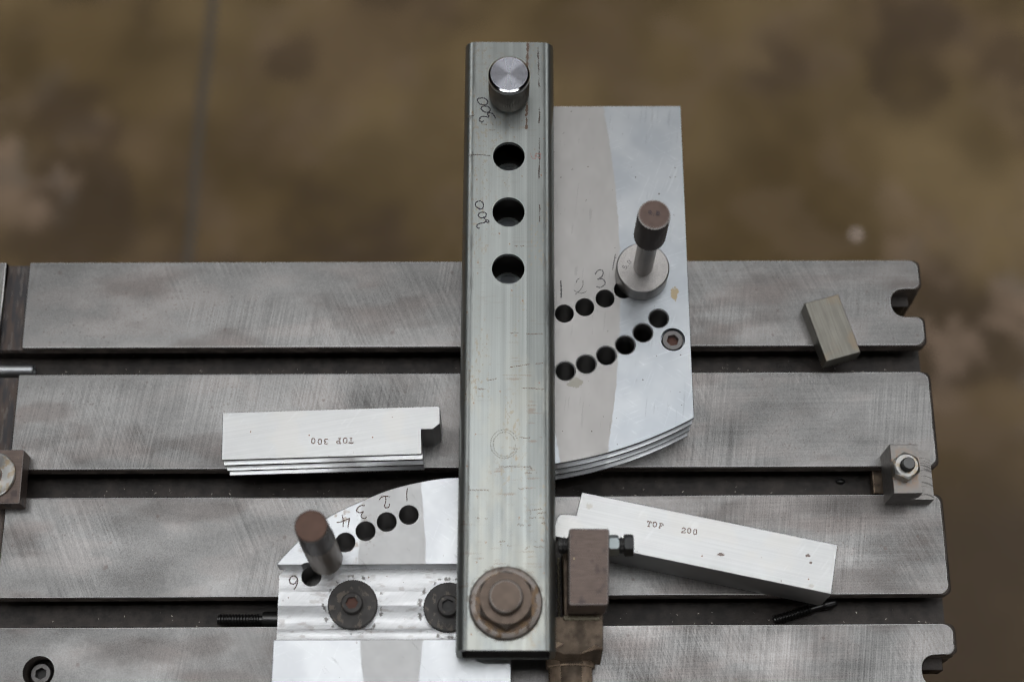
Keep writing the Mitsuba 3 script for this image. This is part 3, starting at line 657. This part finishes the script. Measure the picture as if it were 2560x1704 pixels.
put(B_ + '__scratch', ribbons(broken(scr), .26, TZ1, h=.03, smooth=False, jitter=.3), 'rust_mark', False, kind='stuff', label='thin rusty scratches across the tube')
put(B_ + '__rust_streak', ribbons(broken([[(14.8, 140.8), (14.6, 130.2), (14.6, 120.1), (14.2, 104.6), (13.8, 93.9)]], .85), .95, TZ1, h=.03, smooth=False, jitter=.5), 'rust_mark', False, label='brown rust streak along the far end')
put(B_ + '__dirt_streak', ribbons(broken([[(20.1, 139.4), (20.3, 124.6), (20.2, 110.9), (20.1, 86), (20.0, 70), (19.8, 44)]], .5), .5, TZ1 - .02, h=.05, smooth=False, jitter=.6), 'rust_dark', False, label='dark dirt streak along the right edge')
put(B_ + '__red_mark', ribbons([[(15.6, 80.2), (16.4, 77.6), (18.4, 77.4), (17.9, 79.4), (19.4, 78.0), (20.6, 77.6)], [(18.7, 80.2), (20.7, 80.0), (20.4, 77.8)]], .26, TZ1, smooth=False), 'red_ink', False, label='faint red pen mark')

# pivot bolt with flange, on the near end of the tube
V = 'pivot_bolt'
note(V, 'brown flanged hexagon bolt on the near end of the box tube', 'bolt')
put(V + '__washer', move(lathe([(16.3, 55.01), (16.3, 56.6), (15.6, 57.4), (13.5, 57.9)], 72), 2.7, -140.2), 'bolt_bronzed', 35)
hx = loft([hexa(0, 0, 12.9)] * 2, [57.5, 67.4], man=True) ^ lathe([(13.2, 57), (13.2, 63.5), (12.4, 65.6), (11.2, 67.3)], 64, man=True)
put(V + '__hexagon_nut', hx.translate((2.7, -140.2, 0)), 'bolt_bronzed', 30)
put(V + '__stud', move(lathe([(7.5, 66), (7.5, 71.0), (7.0, 71.9), (6.4, 72.1)], 48), 2.7, -140.2), 'bolt_bronzed', 35)

# ------------------------------------------------------------------ knurled knob at the far end of the tube
K = 'knurled_knob'
note(K, 'bright knurled steel knob standing at the far end of the box tube', 'knob')
kx, ky = 5.35, 111.6
put(K + '__base', move(lathe([(6.6, 20.0), (6.6, 55.3), (7.6, 55.4), (8.7, 56.6), (9.2, 57.6)], 64), kx, ky), 'bright_turned', 35)
nt_, nz_ = 150, 56
th, zz = np.meshgrid(np.linspace(0, 2 * PI, nt_, endpoint=False), np.linspace(57.5, 74.2, nz_), indexing='ij')
tri = lambda t: np.abs((t / (2 * PI)) % 1 - .5) * 2
kr = 10.0 - .34 + .34 * np.minimum(1, 1.6 * np.minimum(tri(th * 50 + (zz - 57) * 5.2), tri(th * 50 - (zz - 57) * 5.2)))
loopsk = [np.c_[kr[:, k] * np.cos(th[:, k]), kr[:, k] * np.sin(th[:, k])] for k in range(nz_)]
put(K + '__grip', move(loft(loopsk, zz[0]), kx, ky), 'knurled_steel', False)
put(K + '__rim', move(lathe([(10.0, 74.1), (10.05, 75.9), (9.95, 76.35), (9.7, 76.62), (8.75, 77.42), (8.6, 77.5)], 96), kx, ky), 'bright_turned', 60)
na, nr = 96, 14
aa, rr = np.meshgrid(np.linspace(0, 2 * PI, na + 1), np.linspace(.05, 9.0, nr), indexing='ij')
vv = np.c_[(kx + rr * np.cos(aa)).ravel(), (ky + rr * np.sin(aa)).ravel(), np.full(rr.size, 77.53)]
ff = []
for i in range(na):
    for j in range(nr - 1):
        a, b, c, d = i * nr + j, i * nr + j + 1, (i + 1) * nr + j + 1, (i + 1) * nr + j
        ff += [(a, b, c), (a, c, d)]
put(K + '__turned_face', trimesh.Trimesh(vv, ff, process=False), 'turned_face', True, uv=np.c_[(rr / 9).ravel(), (aa / (2 * PI)).ravel()])

# ------------------------------------------------------------------ pins
N = 'headed_pin'
note(N, 'steel pin with round collar marked 5.0 and dark knob, on the quadrant plate', 'pin')
px, py = 69.9, 26.0
put(N + '__collar', move(lathe([(12.5, 30.02), (12.9, 30.5), (12.9, 39.9), (12.75, 40.6), (12.3, 41.0), (4, 41.0)], 80), px, py), 'pin_steel', 35)
put(N + '__shaft', move(lathe([(4.6, 5), (4.6, 41), (4.75, 43), (4.75, 79)], 48), px, py), 'pin_steel', 35)
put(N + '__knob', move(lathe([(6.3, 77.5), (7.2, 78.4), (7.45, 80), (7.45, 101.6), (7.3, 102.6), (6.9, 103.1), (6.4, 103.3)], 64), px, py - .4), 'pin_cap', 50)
put(N + '__knob__rim', move(trimesh.creation.annulus(6.55, 7.25, .5, 64), px, py - .4, 102.75), 'pin_steel', 35)  # pale ring added for the highlight along the knob edge
put(N + '__number', stamp('5.0', (px - 8.4, py - 1.2), (.62, .78), 2.0, 1.75, .24, 41.0), 'ink_dark', False, label='engraved number 5.0')
put(N + '__knob__number', stamp('9.8', (px - 2.6, py - .6), (1, -.08), 1.9, 1.75, .35, 103.3), 'ink_dark', False, label='engraved number 9.8')
N2 = 'brown_pin'
note(N2, 'brown capped round pin standing in the curved hole plate', 'pin')
px, py = -79.9, -114.3
put(N2 + '__body', move(lathe([(4.6, 4), (4.6, 29.9), (7.2, 30.05), (7.75, 30.6), (7.75, 69.2), (7.4, 69.7)], 64), px, py), 'pin_grey', 40)
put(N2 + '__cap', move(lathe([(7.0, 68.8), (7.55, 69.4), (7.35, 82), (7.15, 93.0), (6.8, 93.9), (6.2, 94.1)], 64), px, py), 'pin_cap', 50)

# ------------------------------------------------------------------ stamped tool blocks
t3 = [(-131.6, -42.9), (-130.95, -66.4), (-36.5, -63.8), (-36.9, -51.6), (-31.5, -51.5), (-28.1, -48.8), (-28.1, -41.0), (-28.9, -40.0)]
t3 = ccw(t3)
k0 = [i for i, p in enumerate(t3) if abs(p[1] + 66.4) < .01][0]
d3 = np.zeros(8); d3[k0] = 1.0
pf = groove_profile(28, [(1.6, 8.2), (10.2, 17.4), (19.6, 26.4)], 3.2)
lp3 = [offset_loop(t3, d3 * ins) if z < 27.9 else offset_loop(t3, .25) for z, ins in pf]
put('grooved_tool_block__body', loft(lp3, [z for z, _ in pf]), 'tool_steel', 30)
note('grooved_tool_block', 'bright steel block stamped TOP 300 upside down, with grooved front edge', 'tool block')
put('grooved_tool_block__stamp', stamp('TOP 300', (-69.2, -55.75), (-1, -.022), 2.5, 2.95, .42, 28, .10), 'stamp_brown', False, label='stamped words TOP 300')
t2 = [(38.7, -82.5), (35.75, -93.6), (30.6, -92.9), (28.2, -93.2), (26.7, -95.0), (24.3, -103.4), (152.4, -131.2), (157.1, -108.1)]
put('smooth_tool_block__body', prism(t2, .02, 28, .3, bot=.3), 'tool_steel', 30)
note('smooth_tool_block', 'bright steel block stamped TOP 200, lying askew over the table slot', 'tool block')
put('smooth_tool_block__stamp', trimesh.util.concatenate([stamp('TOP', (68.55, -98.5), (.98, -.19), 2.25, 2.95, .42, 28, .12), stamp('200', (84.5, -101.7), (.98, -.17), 2.3, 2.85, .42, 28, .1)]), 'stamp_brown', False, label='stamped words TOP 200')

# ------------------------------------------------------------------ small things on the table
put('packing_block', prism(ccw([(153.1, 18.9), (170.4, 23.8), (179.2, -7.1), (161.7, -12.0)]), .02, 10.6, .35, bot=.2), 'steel_packing', 30,
    label='small plain steel block lying askew over the far table slot', category='steel block')

S = 'stepped_clamp'
note(S, 'stepped steel clamp with hexagon nut at the right end of the table', 'clamp')
step = [(-81.75, .02), (-57.5, .02), (-57.5, 1)]
cb = box(187.0, -81.8, .02, 209.0, -57.5, 20.5, .4, man=True) - box(200.6, -90, 9.0, 215, -50, 30, 0, man=True)
cb -= m3.Manifold.extrude(m3.CrossSection([[(196.5, 9.0), (200.7, 9.0), (200.7, 13.2)]]), 40).rotate((90, 0, 0)).translate((0, -50, 0))
put(S + '__body', cb.rotate((0, 0, 0)), 'steel_clamp', 30)
hx = loft([hexa(0, 0, 6.9, PI / 2 + .1)] * 2, [20.52, 27.0], man=True) ^ lathe([(7.1, 20), (7.1, 25.5), (5.5, 26.9), (5.3, 27.0)], 48, man=True)
put(S + '__nut', hx.translate((192.8, -69.8, 0)), 'nut_zinc', 25)
put(S + '__stud', move(lathe([(3.0, 14)] + thread(3.3, 26, 30.6, 1.0, .3) + [(3.0, 31.0), (2.7, 31.4)], 32), 192.8, -69.9), 'black_oxide', 40)
put(S + '__slot_nut', box(184.2, -74.2, -14, 206, -62.8, -7.6, .5), 'steel_rusty', 30)
put(S + '__round_head', move(lathe([(4.4, -3.2), (4.4, 0), (3.9, .4)], 40), 209.2, -74.2, -4.2, trimesh.transformations.rotation_matrix(PI / 2, [0, 1, 0])), 'nut_zinc', 35)

G = 'square_clamp'
note(G, 'square steel clamp block with round pale washer at the left end', 'clamp')
put(G + '__body', prism(rounded([(-262, -82.5, .8), (-229.1, -82.5, .8), (-229.4, -55.7, .8), (-262, -55.7, .8)], 3), .02, 10.6, .4), 'steel_browned', 30)
ws = lathe([(11.2, 10.5), (11.5, 10.9), (11.5, 12.0), (11.0, 12.4), (8.6, 12.0), (5.6, 10.9), (3.5, 10.8)], 64)
wsm = manif(ws) - cyl(0, 0, 5.0, 5, 20)
put(G + '__washer', wsm.translate((-243.6, -68.6, 0)), 'nut_zinc', 35)
put(G + '__stud', move(lathe([(4.4, 3), (4.4, 10.4), (4.0, 10.8)], 32), -243.6, -68.6), 'black_oxide', 35)

br = lathe([(3.3, 0), (3.5, .25), (3.5, 119.6), (3.2, 120)], 40, man=True) - cyl(0, 0, 2.5, 117, 130)
put('steel_bar', br.rotate((0, 90, 0)).translate((-355.5, -7.2, -13.3)), 'bar_bright', 35, label='thin bright steel bar lying in the far table slot', category='steel bar')

# studs lying in the slots
def stud(name, p, q, parts, label):
    note(name, label, 'stud')
    for part, prof, mat in parts: put(name + '__' + part, move(lathe(prof, 36), *p, along(p, q)), mat, 40)
stud('short_stud', (-135.2, -134.4, -11.4), (-90, -134.6, -11.4),
     [('thread', thread(2.8, 0, 21.6, 1.5, .65), 'black_oxide'), ('shank', [(2.2, 21.4), (3.5, 21.6), (3.9, 22.2), (3.9, 36)], 'black_oxide')],
     'black threaded stud sticking out from under the aluminium fixture')
stud('long_stud', (132.3, -135.4, -14.4), (163.2, -126.5, -13.2),
     [('thread', thread(2.5, 0, 19.0, 1.5, .6), 'black_oxide'), ('shank', [(1.9, 18.8), (1.75, 21), (1.75, 24.5), (2.2, 25.5)], 'black_oxide'), ('tip', [(1.9, 25.3), (2.4, 26), (2.4, 30.2), (1.6, 31.9), (.7, 32.4)], 'black_oxide')],
     'loose black threaded stud under the corner of the TOP 200 block')
nub = trimesh.creation.icosphere(2, 1.0); nub.apply_scale([2.3, 1.4, 1.2]); nub.vertices += rng.normal(0, .08, nub.vertices.shape)
put('metal_crumb', move(nub, 170.0, -65.9, -16.2), 'black_oxide', True, label='small dark metal crumb in the slot left of the stepped clamp', category='metal crumb')
fl = []
for y0 in (-13.4, -76.2, -139.2):
    for k in range(60):
        c = trimesh.creation.box([rng.uniform(.2, 1.0), rng.uniform(.15, .35), .12])
        c.apply_transform(trimesh.transformations.rotation_matrix(rng.uniform(0, PI), [0, 0, 1]))
        c.apply_translation([rng.uniform(-225, 208), y0 + rng.uniform(1.2, 8.5), -16.93]); fl.append(c)
put('swarf', trimesh.util.concatenate(fl), 'swarf_bright', False, label='tiny bright metal chips lying in the table slots', category='metal chips', kind='stuff')

# ------------------------------------------------------------------ brown bracket with its adjusting screw
R = 'clamp_bracket'
note(R, 'brown steel bracket welded from blocks, standing beside the near end of the tube', 'bracket')
blk = prism(rounded([(30.2, -142.4, 1.2), (47.6, -142.4, 1.2), (48.9, -108.2, 1.2), (30.9, -108.0, 1.2)], 4), 41, 62, .7, man=True)
put(R + '__block', blk, 'steel_browned', 35)
top_ = [(29.2, -112), (29.2, -143.4), (24.0, -143.6), (24.0, -157.8), (28.6, -159.6), (35.8, -159.6), (41.6, -157.9), (46.2, -157.9), (46.6, -143.6), (46.4, -112)]
bot_ = [(29.2, -112), (29.2, -143.4), (23.6, -143.6), (23.4, -159.0), (28.2, -161.0), (36.1, -161.0), (42.2, -160.2), (46.2, -160.6), (46.6, -143.6), (46.4, -112)]
chl = [(29.2, -112), (29.2, -143.4), (24.3, -143.6), (24.0, -154.2), (28.4, -155.2), (35.9, -155.3), (42.2, -156.0), (45.8, -157.1), (46.2, -143.6), (46.0, -112)]
put(R + '__body', loft([ccw(bot_), ccw(top_), ccw(chl)], [13, 38.2, 40.0]), 'steel_rusty', 25)
put(R + '__shadow_plate', box(22.8, -143.2, .05, 29.1, -104, 24, .6), 'casting_black', 30)  # black plate added to stand for the shadow between tube and block
wl = []
for k in range(15):
    s = trimesh.creation.icosphere(2, 1.25); s.apply_scale([.75, 1.05, .85]); s.apply_transform(trimesh.transformations.rotation_matrix(.45, [0, 0, 1])); s.apply_translation([29.3 + k * 1.06, -144.0 + .12 * math.sin(k * 2.3), 40.4]); wl.append(s)
put(R + '__weld', trimesh.util.concatenate(wl), 'weld_bead', True)
wl = []
for k in range(26):
    s = trimesh.creation.icosphere(1, .7); s.apply_translation([27.3 + .2 * math.sin(k * 2.1), -113.5 - k * 1.12, 24.1]); wl.append(s)
put(R + '__weld_001', trimesh.util.concatenate(wl), 'weld_bead', True)
rot_y = trimesh.transformations.rotation_matrix(PI / 2, [1, 0, 0])
put(R + '__spigot', move(lathe([(11.4, 0), (11.4, 3.0), (10.9, 3.6), (10.1, 3.7), (10.1, 47), (9.6, 48)], 64), 32.6, -158.5, 11.6, rot_y), 'steel_rusty', 35)
A = 'adjusting_screw'
note(A, 'black hexagon screw with lock nut passing through the brown bracket block', 'screw')
rx = trimesh.transformations.rotation_matrix(PI / 2, [0, 1, 0])
cyy, czz = -113.1, 50.0
put(A + '__thread', move(lathe(thread(3.9, 0, 31.5, 1.5, .65), 36), 26.4, cyy, czz, rx), 'black_oxide', 40)
def hexx(r, x0, x1, ch): return (loft([hexa(0, 0, r, PI / 2)] * 2, [0, x1 - x0], man=True) ^ lathe([(r * .93, 0), (r * 1.01, ch), (r * 1.01, x1 - x0 - ch), (r * .9, x1 - x0)], 48, man=True)).rotate((0, 90, 0)).translate((x0, cyy, czz))
put(A + '__lock_nut', hexx(4.9, 48.95, 53.6, .8), 'zinc_dark', 25)
put(A + '__head', hexx(5.1, 56.0, 60.2, .7), 'head_black', 25)
